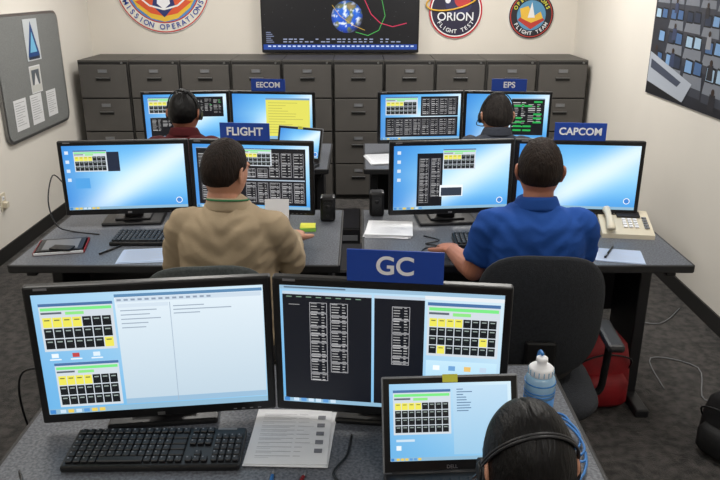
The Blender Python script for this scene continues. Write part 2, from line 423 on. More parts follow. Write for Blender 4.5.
# ---------------- keyboard / mouse
def keyboard():
    b=B('computer_keyboard'); W=.44;D=.145
    X=R(2.5,'X')
    b.box((0,0,.012),(W,D,.018),'black',.005,X=X)
    for r in range(6):
        y=.055-.0205*r-(.004 if r>0 else 0)
        secs=[(-.212,15,.0192),(.082,3,.0192),(.146,4,.0178)]
        for si,(x0,n,p) in enumerate(secs):
            if si==1 and r==3: continue
            if si==2 and r==0: continue
            k=0
            while k<n:
                wd=1
                if si==0 and r==5 and k==4: wd=6
                if si==0 and r in(1,2,3,4) and k==13: wd=2
                if si==1 and r==4 and k!=1: k+=1; continue
                cx=x0+p*(k+wd/2)
                b.box((cx,y,.0245),(p*wd-.0028,.0172,.007),'key',.0018,X=X,seg=1)
                if wd==1: b.box((cx-.003,y+.003,.0283),(.004,.004,.0004),'legend',X=X)
                k+=wd
    b.box((.17,.064,.0215),(.05,.006,.001),'grey',X=X)
    return b.done
k0=keyboard()(T(-.477,1.432,DZ)@R(1,'Z')@Matrix.Diagonal((.92,.98,.95,1)))
for x,y in((-.84,2.93),(.62,2.9),(-.9,4.38),(.72,4.38)): inst(k0,T(x,y,DZ))
def mouse(X):
    b=B('computer_mouse'); b.sph((0,0,.012),(.031,.055,.024),'black')
    b.box((0,.03,.034),(.006,.018,.005),'grey',.002); b.box((0,0,.004),(.052,.09,.008),'black',.003)
    b.tube([(0,.05,.012),(.01,.08,.006),(-.01,.11,.006),(0,.14,.006)],.0018,'black',6,sub=4)
    return b.done(X)
mouse(T(-.55,2.80,DZ)@R(20,'Z')); mouse(T(.95,2.86,DZ)); mouse(T(1.05,4.35,DZ))
# ---------------- laptop
def laptop(X,fn,open_=110,W=.29,H=.205):
    b=B('laptop_computer'); D=.2
    b.box((0,-D/2,.011),(W,D,.02),'dark',.005); b.box((0,-D/2,.0212),(W-.012,D-.012,.001),'black')
    for r in range(5):
        for k in range(13): b.box((-W/2+.025+(W-.05)*(k+.5)/13,-.03-.019*r,.0225),((W-.05)/13-.003,.016,.002),'key')
    b.box((0,-.16,.022),(.08,.045,.001),'dark')
    b.cyl((-W/2+.02,.0,.018),(W/2-.02,0,.018),.007,'dark',seg=12)
    L=T(0,.0,.018)@R(-(open_-90),'X')
    b.box((0,.004,H/2),(W,.009,H),'grey',.004,X=L)
    b.box((0,-.0011,H/2),(W-.008,.0012,H-.008),'black',X=L)
    b.mesh(textmesh('DELL',.011,.0002),'silver',L@T(0,-.0024,.013)@R(90,'X'),False)
    p=Pic(b,L@T(0,-.0026,H/2+.006),W-.034,H-.044,step=.0003); fn(p)
    b.box((.0,-.002,H-.006),(.034,.001,.018),'yel',X=L)
    return b.done(X)
laptop(T(.205,1.338,DZ)@R(3,'Z'),scr_L,112,.308,.214)
laptop(T(-.385,4.34,DZ)@R(-24,'Z'),scr_F,105,.31,.21)
# ---------------- papers etc
def papers(name,X,w,d,n,m='paper',lines=True,form=False):
    b=B(name)
    for i in range(n):
        b.box((random.uniform(-.006,.006),random.uniform(-.006,.006),.0012+.002*i),(w,d,.0016),m,X=R(random.uniform(-3,3) if i<n-1 else 0,'Z'))
    zt=.0012+.002*n
    p=Pic(b,T(0,0,zt)@R(-90,'X'),w*.9,d*.9,PRINT,.0002)
    if form:
        for r in range(11):
            p.rect(.04,.05+.085*r,.52,.056+.085*r,(150,152,160),1); p.rect(.56,.05+.085*r,random.uniform(.65,.8),.056+.085*r,(150,152,160),1)
            p.rect(.04,.05+.085*r+.03,random.uniform(.2,.45),.05+.085*r+.036,(185,187,192),1)
        for r in range(5): p.rect(.84,.08+.17*r,.95,.16+.17*r,(120,122,130),1)
    elif lines:
        for r in range(14): p.rect(.05,.06+.065*r,random.uniform(.5,.95),.07+.065*r,(175,178,185),1)
    return b.done(X)
papers('paper_stack',T(-.165,1.49,DZ)@R(-1,'Z'),.19,.225,4,form=True)
papers('paper_sheet',T(-.87,2.74,DZ)@R(8,'Z'),.21,.15,2,'paperb')
papers('paper_sheet',T(1.05,2.74,DZ)@R(-12,'Z'),.19,.15,2,'paperb')
papers('paper_stack',T(.13,3.06,DZ)@R(-6,'Z'),.2,.2,7)
papers('paper_stack',T(.15,4.45,DZ)@R(10,'Z'),.2,.26,5)
def notebook(X):
    b=B('notebook'); b.box((0,0,.006),(.17,.2,.012),'redbag',.002); b.box((.004,0,.0075),(.168,.192,.009),'paper')
    b.box((0,0,.0145),(.15,.18,.003),'dark'); b.box((0,0,.0165),(.12,.14,.001),'grey'); b.box((.05,.03,.02),(.05,.09,.006),'black',.002,X=R(-20,'Z')); return b.done(X)
notebook(T(-1.25,2.84,DZ)@R(-78,'Z'))
def phone(X):
    b=B('desk_telephone')
    b.loft([[(-.11,-.1,0),(.11,-.1,0),(.11,.1,0),(-.11,.1,0)],[(-.11,-.1,.02),(.11,-.1,.02),(.11,.1,.07),(-.11,.1,.07)]],'cream',smooth=False)
    L=T(0,0,.046)@R(14,'X')
    b.box((.02,.055,.006),(.1,.045,.008),'dark',.002,X=L)
    for r in range(4):
        for c in range(3): b.box((-.005+.024*c,.015-.02*r,.005),(.017,.013,.006),'white',.002,X=L)
    for r in range(5): b.box((.085,.03-.02*r,.005),(.02,.012,.005),'grey',.001,X=L)
    b.tube([(-.075,-.095,.016),(-.075,-.08,.022),(-.075,0,.03),(-.075,.08,.022),(-.075,.095,.016)],[.018,.02,.013,.02,.018],'cream',12,X=L,sub=4)
    pts=[(-.12-.006*math.cos(i*.9),-.09+.007*i*.5+.0,.012+.006*math.sin(i*.9)) for i in range(50)]
    b.tube(pts,.0022,'cream',5)
    return b.done(X)
phone(T(1.18,3.05,DZ)@R(-8,'Z'))
def pen(X,m):
    b=B('ballpoint_pen'); b.cyl((0,0,.0045),(.11,0,.0045),.0042,m,seg=10); b.cyl((.11,0,.0045),(.13,0,.0045),.0042,'grey',.001,seg=10); b.cyl((-.03,0,.0045),(0,0,.0045),.0046,'black',seg=10); b.box((-.01,0,.0098),(.035,.002,.0015),'silver'); b.done(X)
pen(T(-.20,1.235,DZ)@R(88,'Z'),'cableb'); pen(T(-.155,1.235,DZ)@R(75,'Z'),'redbag')
pen(T(-1.05,2.78,DZ)@R(60,'Z'),'black'); pen(T(1.0,2.73,DZ+.0055)@R(60,'Z'),'black')
def bottle(X):
    b=B('water_bottle')
    def rev(pr,m,n=28): b.loft([[(r*math.cos(2*math.pi*k/n),r*math.sin(2*math.pi*k/n),z) for k in range(n)] for z,r in pr],m)
    rev([(0,.033),(.006,.036),(.05,.036),(.07,.033),(.09,.036),(.125,.036)],'bottle'); rev([(.124,.0358),(.155,.036),(.172,.034),(.182,.026)],'clear')
    for z_ in(.132,.140,.160): b.cyl((0,0,z_),(0,0,z_+.003),.0366,'bottle',seg=28)
    rev([(.178,.027),(.181,.029),(.196,.029),(.200,.025),(.202,.012),(.212,.011),(.215,.014),(.222,.013),(.224,.008)],'white')
    b.tube([(.0,.03,.19),(.0,.036,.205),(0,.02,.228),(0,.0,.23)],.004,'cableb',8,sub=4)
    for k in range(16):
        a=2*math.pi*k/16; b.box((.0295*math.cos(a),.0295*math.sin(a),.1885),(.002,.002,.013),'clear')
    b.done(X)
bottle(T(.425,1.49,DZ))
def cable(name,pts,r,m,sub=5): b=B(name); b.tube(pts,r,m,6,sub=sub); b.done()
z=DZ+.004
cable('ethernet_cable',[(.503+.026*math.cos(i*.8)*(1+.2*math.sin(i)),1.53+.07*math.sin(i*.8)-.004*i,z+.0007*i) for i in range(24)]+[(.5,1.34,z+.01),(.42,1.25,z)],.0032,'cableb',3)
def hang(name,pts,m='black',r=.003): cable(name,pts,r,m)
hang('power_cable',[(-.79,1.62,.9),(-.85,1.6,.9),(-.88,1.62,.8),(-.88,1.66,.6),(-.88,1.72,.2),(-.85,1.9,.005),(-1.0,2.1,.005)])
hang('headset_cable',[(-1.335,3.14,.98),(-1.37,3.12,1.02),(-1.375,3.05,.92),(-1.34,3.02,.82),(-1.28,3.04,z),(-1.15,3.0,z)])
hang('floor_cable',[(1.45,3.0,.006),(1.5,3.3,.006),(1.7,3.2,.006),(1.6,2.9,.006),(1.85,3.0,.006),(1.94,3.3,.006)],'grey')
hang('floor_cable',[(1.2,3.6,.006),(1.5,3.75,.006),(1.7,3.7,.006),(1.9,3.9,.006)],'grey')
hang('headset_cable',[(-.02,1.5,z),(-.03,1.42,z),(-.06,1.35,z),(-.02,1.28,z),(-.08,1.2,z)])
hang('headset_cable',[(-.77,1.36,z),(-.74,1.30,z),(-.75,1.22,z),(-.71,1.14,z)])
hang('headset_cable',[(.28,2.98,z),(.34,2.91,z+.004),(.28,2.88,z),(.33,2.84,z+.004),(.27,2.82,z),(.24,2.74,z)])
def notes(X):
    b=B('sticky_note_pad'); b.box((0,0,.008),(.07,.07,.016),'lime',.001,X=R(5,'Z')); b.box((0,0,.018),(.068,.068,.004),'yel',.0005); b.done(X)
notes(T(-.235,3.08,DZ))
def speaker(X):
    b=B('desk_speaker'); b.box((0,0,.06),(.07,.07,.12),'black',.012); b.cyl((0,-.034,.075),(0,-.037,.075),.024,'dark'); b.sph((0,-.036,.075),(.01,.004,.01),'dark'); b.cyl((0,-.034,.03),(0,-.038,.03),.008,'dark'); b.done(X)
speaker(T(-.15,3.22,DZ)); speaker(T(.08,3.3,DZ))
def tower(X):
    b=B('computer_tower'); b.box((0,0,.22),(.175,.42,.42),'black',.008); b.box((0,-.212,.22),(.165,.012,.41),'dark',.004)
    b.box((0,-.219,.37),(.14,.004,.035),'grey',.001); b.box((0,-.219,.32),(.14,.004,.03),'black'); b.cyl((0,-.218,.25),(0,-.222,.25),.01,'silver')
    for i in range(8): b.box((0,-.219,.06+.015*i),(.12,.003,.005),'black')
    for sx in(-.06,.06):
        for sy in(-.15,.15): b.cyl((sx,sy,0),(sx,sy,.012),.014,'dark',seg=10)
    return b.done(X)
t0=tower(T(-.085,4.35,0))
inst(t0,T(-.04,3.66,0)); inst(t0,T(.25,3.0,0))
def powerstrip(X):
    b=B('power_strip'); b.box((0,0,.02),(.06,.34,.04),'black',.008)
    for i in range(5): b.box((0,-.12+.055*i,.041),(.03,.03,.003),'dark')
    b.box((0,.14,.042),(.02,.014,.006),'redbag',.001); b.tube([(0,-.17,.02),(.03,-.24,.01),(.0,-.34,.006),(.1,-.42,.006)],.004,'black',6,sub=4); b.done(X)
powerstrip(T(-.04,3.05,0))
# ---------------- TV
b=B('wall_mounted_television'); W,H=1.43,.82
b.box((0,.03,H/2),(W,.05,H),'black',.008); b.box((0,.07,H/2),(.5,.05,.4),'dark',.01)
p=Pic(b,T(0,.0035,H/2+.006),W-.03,H-.045)
p.rect(0,0,1,1,(6,7,14),0); p.rect(0,.94,1,1,(26,66,150),1)
for i in range(30): p.rect(.03+.032*i,.953,.05+.032*i,.968,(200,215,240),2)
for r in range(2):
    for i in range(22):
        if random.random()<.75: p.rect(.13+.035*i,.875+.03*r,.15+.035*i+random.uniform(-.005,.008),.887+.03*r,(150,160,190),2)
for i in range(6): p.rect(.02,.80+.022*i,.05+.01*(i%3),.808+.022*i,(130,140,170),2)
for i in range(60):
    u,v=random.random(),random.random()*.85; p.rect(u,v,u+.002,v+.003,(150,150,160),1)
def earth(x,y):
    n=noise.noise(Vector((x*2.2,y*2.2,3))); n2=noise.noise(Vector((x*3.5,y*3.5,8)))+.5*noise.noise(Vector((x*9,y*9,5)))
    c=mixc((24,70,190),(40,120,225),.5-y*.5)
    if n>.12: c=mixc((80,120,80),(150,130,90),n*2)
    if n2>.12: c=mixc(c,(240,246,255),min(1,(n2-.12)*5))
    d=math.sqrt(x*x+y*y); c=mixc(c,(10,24,80),max(0,(d-.75)*2)); return mixc(c,(4,8,30),max(0,(x*.6+y*.6)-.45)*1.4)
cu,cv=.545,.63; rr=.14
N=30
def ds(x,y): return (x*math.sqrt(1-y*y/2),y*math.sqrt(1-x*x/2))
for i in range(N):
    for j in range(N):
        a=-1+2*i/N;c=-1+2*j/N
        q=[ds(a,c+2/N),ds(a+2/N,c+2/N),ds(a+2/N,c),ds(a,c)]
        b.quadc([p.P(cu+x*rr/p.W,cv+y*rr/p.H,2) for x,y in q],[lin(earth(x,y)) for x,y in q],DISP,p.X)
p.line([(.63,.3),(.66,.45),(.70,.60),(.76,.70),(.84,.74),(.93,.70)],.007,(210,50,90),4)
p.line([(.60,.80),(.68,.84),(.75,.78),(.79,.62),(.77,.45),(.72,.36)],.006,(70,170,80),4)
p.line([(.45,.5),(.5,.62),(.58,.72),(.66,.78)],.004,(220,180,70),4)
b.done(T(-.18,YB-.10,1.235))
# ---------------- patches
def patch(name,r,fn,X):
    b=B(name); b.cyl((0,.008,0),(0,-.004,0),r,'white',seg=64); p=Pic(b,T(0,-.005,0),2*r,2*r,PRINT,.0006); fn(p,r,b); b.done(X)
def arctext(b,txt,rad,size,a0,a1,m,outward=True):
    n=len(txt)
    for i,ch in enumerate(txt):
        if ch==' ': continue
        a=math.radians(a0+(a1-a0)*i/(n-1)); x,z_=rad*math.cos(a),rad*math.sin(a)
        rot=a-math.pi/2 if outward else a+math.pi/2
        b.mesh(textmesh(ch,size,.0008),m,T(x,-.013,z_)@R(90,'X')@R(math.degrees(rot),'Z'),False)
def p1(p,r,b):
    p.disc(.5,.5,r*.99,(196,60,50),1,64); p.disc(.5,.5,r*.965,(232,228,216),2,64); p.disc(.5,.5,r*.80,(190,60,50),3,64); p.disc(.5,.5,r*.775,(84,140,200),4,64)
    arctext(b,'MISSION OPERATIONS',r*.88,r*.15,205,335,'sign',False); arctext(b,'FLIGHT CONTROL',r*.87,r*.15,160,20,'sign',True)
    p.poly([(.14,.60),(.22,.74),(.36,.85),(.5,.885),(.64,.85),(.78,.74),(.86,.60),(.6,.7),(.4,.7)],(235,190,60),6)
    p.poly([(.2,.68),(.36,.8),(.5,.83),(.64,.8),(.8,.68),(.5,.6)],(222,90,50),7)
    p.poly([(.5,.2),(.38,.72),(.5,.84),(.62,.72)],(40,50,110),8); p.poly([(.5,.25),(.43,.7),(.5,.76),(.57,.7)],(240,240,245),9)
    for k in range(5): p.disc(.25+.12*k,.35+.05*(k%2),r*.025,(255,255,255),6,10)
    p.line([(.18,.58),(.35,.72),(.5,.76),(.65,.72),(.82,.58)],r*.035,(240,240,240),10)
def p2(p,r,b):
    p.disc(.5,.5,r*.99,(190,30,40),1,64); p.disc(.5,.5,r*.93,(240,240,240),2,64); p.disc(.5,.5,r*.89,(38,34,60),3,64)
    p.disc(.55,.35,r*.5,(50,50,90),4,48); p.disc(.62,.3,r*.3,(190,60,60),5,32); p.disc(.35,.32,r*.1,(235,235,240),6)
    arctext(b,'FLIGHT TEST',r*.74,r*.2,215,325,'white',False)
    b.mesh(textmesh('ORION',r*.42,.001),'white',T(0,-.013,-r*.22)@R(90,'X'),False)
    b.tube([(-.15*r+r*.95*math.cos(t*.3),-.014,r*.38+r*.34*math.sin(t*.3)+.16*r*math.cos(t*.3)) for t in range(21)],.008,'gold',6,closed=True)
def p3(p,r,b):
    p.disc(.5,.5,r*.99,(30,30,34),1,64); p.disc(.5,.5,r*.94,(190,60,50),2,64); p.disc(.5,.5,r*.90,(36,36,44),3,64); p.disc(.5,.5,r*.64,(90,150,190),4,48)
    arctext(b,'OPERATIONS',r*.77,r*.22,155,25,'yel',True); arctext(b,'FLIGHT TEAM',r*.77,r*.22,210,330,'white',False)
    p.poly([(.2,.6),(.5,.8),(.8,.6),(.7,.5),(.3,.5)],(190,60,50),6); p.poly([(.24,.36),(.42,.3),(.55,.52),(.7,.42),(.76,.56),(.5,.66),(.28,.56)],(235,190,70),7); p.poly([(.5,.22),(.42,.55),(.58,.55)],(235,235,235),8)
patch('mission_emblem_plaque',.43,p1,T(-1.78,YB-.01,1.835))
patch('mission_emblem_plaque',.245,p2,T(.87,YB-.01,1.60))
patch('mission_emblem_plaque',.205,p3,T(1.56,YB-.01,1.56))
# ---------------- left board
b=B('pinboard'); LX=R(90,'Z')
def rr_outline(w,h,r,n=6):
    o=[]
    for cx,cz,a0 in((w/2-r,h/2-r,0),(-w/2+r,h/2-r,90),(-w/2+r,-h/2+r,180),(w/2-r,-h/2+r,270)):
        for k in range(n+1):
            a=math.radians(a0+90*k/n); o.append((cx+r*math.cos(a),cz+r*math.sin(a)))
    return o
ow=rr_outline(1.12,.88,.08); ow2=rr_outline(1.08,.84,.065)
b.loft([[(x,0,z) for x,z in ow],[(x,-.022,z) for x,z in ow]],'chrome',smooth=False)
b.loft([[(x,-.01,z) for x,z in ow2],[(x,-.0235,z) for x,z in ow2]],'board',smooth=False)
def onb(y,z,w,h,fn):
    p=Pic(b,T(y-5.57,-.026,z-1.205),w,h,PRINT,.0006); p.rect(0,0,1,1,(225,226,228),0); fn(p)
def fl(p): p.rect(0,0,1,1,(200,206,210),1); p.poly([(.5,.05),(.08,.9),(.92,.9)],(30,70,130),2); p.poly([(.5,.3),(.25,.8),(.75,.8)],(120,190,225),3); p.rect(.1,.9,.9,.97,(40,50,70),2)
def ph(p): p.rect(.04,.04,.96,.96,(205,205,200),1); p.rect(.15,.15,.85,.7,(90,96,104),2); p.poly([(.3,.7),(.5,.25),(.7,.7)],(225,225,225),3)
def tx(p):
    for r in range(10): p.rect(.1,.1+.08*r,random.uniform(.5,.9),.115+.08*r,(140,140,145),1)
onb(5.60,1.45,.24,.3,fl); onb(5.57,1.165,.19,.2,ph); onb(5.25,.95,.2,.22,tx); onb(5.52,.95,.2,.22,tx); onb(5.80,.955,.18,.2,tx)
b.done(T(XL+.003,5.54,1.19)@LX)
b=B('wall_outlet'); b.box((0,-.003,0),(.08,.006,.12),'cream',.002)
for zz in(-.025,.025):
    b.box((0,-.007,zz),(.034,.004,.028),'white',.002)
    for sx in(-.007,.007): b.box((sx,-.0095,zz),(.003,.001,.01),'black')
b.box((0,-.02,-.02),(.04,.03,.04),'cream',.004)
b.done(T(XL,4.80,.40)@R(90,'Z'))
# ---------------- right poster (photo print of a control room)
b=B('wall_poster'); PW,PH=1.66,1.15
b.box((0,-.004,0),(PW,.008,PH),'dark',.001)
p=Pic(b,T(0,-.0095,0),PW,PH,PRINT,.0005)
rnd=random.Random(11)
p.grad(0,0,1,1,lambda u,v:mixc((60,68,84),(30,31,38),v*.9+.25*math.sin(u*5+v*4)),12)
def ok(q): return all(.006<x<.994 and .006<y<.994 for x,y in q)
def pp(q,c,L):
    if ok(q): p.poly(q,c,L)
# curved rows of consoles seen from a gallery: each console = desk slab, hood, two monitors, operator
for r in range(6):
    s=.55+.14*r; v0=.20+.125*r; k=-1
    x=-.05-.03*r
    while x<1.05:
        w_=.115*s+.02; y=v0+.10*(x-.5)**2+.10*(x-.3)
        pp([(x,y+.05*s),(x+w_,y+.055*s),(x+w_*.96,y+.005),(x+.01,y)],(120,126,136),2)
        pp([(x,y+.085*s),(x+w_,y+.09*s),(x+w_,y+.055*s),(x,y+.05*s)],(58,62,72),1)
        for j in range(2):
            a=x+.01+w_*.46*j; ww=w_*.40
            pp([(a,y+.004),(a+ww,y+.006),(a+ww,y-.055*s),(a+.004,y-.06*s)],(22,24,30),3)
            pp([(a+.004,y-.004),(a+ww-.004,y-.002),(a+ww-.004,y-.047*s),(a+.007,y-.052*s)],rnd.choice([(120,160,205),(70,104,150),(160,190,215),(40,52,74)]),4)
        if rnd.random()<.45:
            cx_=x+w_*.5; cy_=y+.035*s
            pp([(cx_-.02*s,cy_+.075*s),(cx_+.02*s,cy_+.075*s),(cx_+.016*s,cy_+.01),(cx_-.016*s,cy_+.01)],rnd.choice([(140,144,152),(54,66,96),(110,102,92),(38,38,44)]),5)
            if .03<cx_<.97 and cy_<.95: p.disc(cx_,cy_,.013*s+.004,(54,40,34),6,12)
        x+=w_+.012
# big display wall at the pictured room's far end
pp([(.02,.02),(.02,.13),(.40,.115),(.40,.02)][::1],(18,20,28),2)
for j,c_ in enumerate(((60,110,170),(30,60,100),(110,130,150))): pp([(.035+.12*j,.115),(.14+.12*j,.112),(.14+.12*j,.03),(.035+.12*j,.03)],c_,3)
pp([(.46,.11),(.60,.10),(.60,.03),(.46,.03)],(40,70,110),3)
# near counter, lower far-left corner of the print
pp([(.01,.93),(.36,.985),(.42,.88),(.01,.76)],(172,180,192),7); pp([(.03,.85),(.30,.915),(.33,.885),(.03,.80)],(66,74,92),8); pp([(.01,.99),(.40,.99),(.36,.985),(.01,.93)],(24,25,30),7)
b.done(T(XR-.001,4.2,1.70)@R(-90,'Z'))
# ---------------- chairs
def chair(X,fab='fabric',top=1.0):
    b=B('office_chair')
    for k in range(5):
        a=2*math.pi*k/5+.3; c,s=math.cos(a),math.sin(a)
        b.tube([(0,0,.10),(.15*c,.15*s,.09),(.29*c,.29*s,.07)],[.028,.022,.016],'black',10,sub=3)
        b.cyl((.29*c-.012*s,.29*s+.012*c,.03),(.29*c+.012*s,.29*s-.012*c,.03),.029,'dark',seg=16); b.cyl((.29*c,.29*s,.04),(.29*c,.29*s,.075),.01,'dark',seg=8)
    b.cyl((0,0,.08),(0,0,.3),.028,'black'); b.cyl((0,0,.25),(0,0,.4),.018,'chrome'); b.box((0,0,.395),(.2,.22,.03),'black',.008)
    def se(w,d,z,p=3.2,n=36,y0=0):
        o=[]
        for k in range(n):
            t=2*math.pi*k/n; c,s=math.cos(t),math.sin(t)
            o.append((w*math.copysign(abs(c)**(2/p),c),y0+d*math.copysign(abs(s)**(2/p),s),z))
        return o
    b.loft([se(.2,.2,.405),se(.235,.23,.415),se(.25,.245,.44),se(.24,.235,.462),se(.2,.2,.47),se(.1,.1,.467)],fab)
    zc=(top+.58)/2; hh=(top-.58)/2; ww=.21
    n=40
    def bp(r,k,side):
        t=2*math.pi*k/n; c,s=math.cos(t),math.sin(t)
        x=ww*r*math.copysign(abs(c)**(.68),c); z=hh*r*math.copysign(abs(s)**(.68),s)
        y=-.20+1.5*x*x-.12*(z+hh)*.5; th=.024*(1-r**4)+.004
        return (x,y+side*th,zc+z)
    rings=[[bp(r,k,-1) for k in range(n)] for r in(.05,.3,.55,.75,.88,.95,1)]+[[bp(r,k,1) for k in range(n)] for r in(1,.95,.88,.75,.55,.3,.05)]
    b.loft(rings,fab)
    b.tube([(0,-.02,.39),(0,-.2,.40),(0,-.25,.5),(0,-.245,.70)],[.022,.022,.02,.016],'black',10,sub=4); b.box((0,-.24,.67),(.1,.02,.12),'black',.008)
    for sx in(-1,1):
        b.tube([(sx*.18,0,.40),(sx*.27,0,.41),(sx*.285,0,.5),(sx*.285,-.02,.63)],.014,'black',8,sub=4)
        b.box((sx*.285,.0,.64),(.06,.22,.03),'dark',.012)
    return b.done(X)
# ---------------- people
def remesh(b,vox,it=4,wr=0,seed=0):
    me=bpy.data.meshes.new('tmp'); b.bm.to_mesh(me); b.bm.free()
    o=bpy.data.objects.new('tmp',me); S.collection.objects.link(o)
    m=o.modifiers.new('r','REMESH'); m.mode='VOXEL'; m.voxel_size=vox; m.use_smooth_shade=True
    if it: s=o.modifiers.new('s','SMOOTH'); s.factor=.5; s.iterations=it
    bpy.context.view_layer.update()
    r=bpy.data.meshes.new_from_object(o.evaluated_get(bpy.context.evaluated_depsgraph_get()))
    if wr:
        ns=[v.normal.copy() for v in r.vertices]
        for v,n in zip(r.vertices,ns):
            q=v.co
            k=noise.noise(Vector((q.x*5+seed,q.y*5,q.z*13+q.x*6)))+.6*noise.noise(Vector((q.x*14,q.y*12,q.z*24-abs(q.x)*18+seed)))
            k=1-abs(k)*2.2
            v.co=q+n*(wr*k)
        r.update()
    bpy.data.objects.remove(o); bpy.data.meshes.remove(me); return r
def skull(d):
    x,y,z=.076*d.x,.097*d.y,.118*d.z
    if d.z<0:
        t=-d.z; x*=(1-.26*t*t)
        if d.y<0: y*=(1-.32*t)
        else: y*=(1-.06*t)
    if d.y>.3 and -.2<d.z<.35:
        e=math.exp(-((abs(d.x)-.36)**2)/.02-((d.z-.04)**2)/.015); y*=(1-.07*e)
    if d.y>0: y*=(1-.07*(1-abs(d.z))*d.y)
    return Vector((x,y,z))
def sphgrid(fn,nu=56,nv=36):
    rings=[]
    for j in range(1,nv):
        ph=math.pi*j/nv; rings.append([fn(Vector((math.sin(ph)*math.cos(2*math.pi*i/nu),math.sin(ph)*math.sin(2*math.pi*i/nu),math.cos(ph)))) for i in range(nu)])
    return rings
def interp(x,tab):
    for (a,b),(c,d) in zip(tab[:-1],tab[1:]):
        if x<=c:
            t=(x-a)/(c-a); t=max(0,min(1,t)); return b+(d-b)*t
    return tab[-1][1]
def head(out,X,skin,hair,style,tilt,headset=True,side=-1):
    g=B('g'); g.loft(sphgrid(skull),'skin')
    g.tube([(0,.088,.022),(0,.1,-.005),(0,.112,-.024),(0,.098,-.034)],[.008,.0095,.0135,.011],'skin',12,sub=3)
    for sx in(-1,1):
        g.sph((sx*.011,.099,-.030),(.008,.01,.007),'skin',12)
        g.sph((sx*.079,-.008,-.005),(.007,.019,.031),'skin',16,rot=R(sx*18,'Z')); g.tube([(sx*.083,-.02,-.02),(sx*.09,-.028,.0),(sx*.089,-.022,.022),(sx*.083,-.004,.026)],.0045,'skin',8,sub=4)
        g.tube([(sx*.014,.092,.03),(sx*.034,.09,.034),(sx*.052,.078,.026)],.0055,'skin',8,sub=3)
    g.sph((0,.076,-.1),(.026,.018,.018),'skin',14)
    g.tube([(0,-.005,-.06),(0,-.022,-.12),(0,-.035,-.19)],[.056,.056,.06],'skin',20,sub=4)
    out.mesh(remesh(g,.0042,2),skin,X)
    for sx in(-1,1):
        out.sph((sx*.031,.079,.008),(.0125,.0115,.0095),'eye',14,X=X); out.sph((sx*.031,.0875,.008),(.0055,.004,.0055),'iris',10,X=X)
        out.tube([(sx*.016,.0955,.032),(sx*.034,.094,.037),(sx*.052,.081,.029)],[.0028,.0035,.002],hair,6,X=X,sub=3)
        out.tube([(sx*.018,.0895,.014),(sx*.031,.0915,.019),(sx*.044,.084,.014)],.0022,skin,6,X=X,sub=3)
    out.tube([(-.024,.086,-.057),(-.01,.0935,-.053),(0,.094,-.0545),(.01,.0935,-.053),(.024,.086,-.057)],[.002,.0045,.004,.0045,.002],'lip',8,X=X,sub=3)
    out.tube([(-.022,.086,-.0585),(0,.0925,-.063),(.022,.086,-.0585)],[.002,.0055,.002],'lip',8,X=X,sub=3)
    tabs={'short':[(-1,-.46),(-.6,-.42),(-.25,-.2),(.0,.0),(.25,.12),(.45,.5),(1,.66)],
          'long':[(-1,-1.0),(-.5,-.95),(-.1,-.45),(.1,-.1),(.3,.3),(.6,.62),(1,.76)]}
    tab=tabs['long' if style=='long' else 'short']; th=.012 if style=='long' else .008
    def hf(d):
        h=math.hypot(d.x,d.y) or 1e-6; a=d.y/h; hl=interp(a,tab); mk=(d.z-hl)/.12; mk=max(0,min(1,mk)); mk=mk*mk*(3-2*mk)
        p=skull(d); nn=noise.noise(d*9)*.0015+noise.noise(Vector((d.x*26,d.y*26,d.z*5)))*.001
        n2=Vector((d.x/.8,d.y,d.z)).normalized()
        part=0
        if style=='long': part=-.006*math.exp(-((d.x+.1)/.03)**2)*(1 if d.z>.2 else 0); nn=noise.noise(Vector((d.x*22,d.y*3,d.z*3)))*.0012
        topk=1+.5*max(0,d.z)
        return p+n2*((th*topk+nn+part)*mk-.012*(1-mk))
    out.loft(sphgrid(hf,96,64),hair,X)
    if style=='long':
        out.sph((0,-.1,-.03),(.03,.022,.03),hair,16,X=X)
        out.tube([(0,-.1,-.03),(0,-.125,-.06),(0,-.12,-.13),(0,-.105,-.2),(0,-.10,-.25)],[.016,.024,.03,.024,.006],hair,14,X=X,sub=4)
    if headset:
        Y=X@R(tilt,'X'); k=1.03
        pts=[]
        for i in range(33):
            a=math.pi*i/32; c_,s_=math.cos(a),math.sin(a); rz=.134 if tilt<30 else .129
            pts.append((.092*k*c_,-.0,rz*s_))
        for o in(-.003,.003): out.tube([(x,y+o,zz) for x,y,zz in pts],.003,'dark',6,X=Y)
        for sx in(-1,1):
            out.cyl((sx*.08,0,-.005),(sx*.096,0,-.005),.027,'dark',X=X,seg=24); out.cyl((sx*.096,0,-.005),(sx*.1,0,-.005),.02,'black',.015,X=X,seg=24)
        out.tube([(side*.098,.005,-.012),(side*.096,.05,-.045),(side*.06,.098,-.06),(side*.035,.106,-.06)],[.0025,.0025,.0025,.005],'black',8,X=X,sub=5)
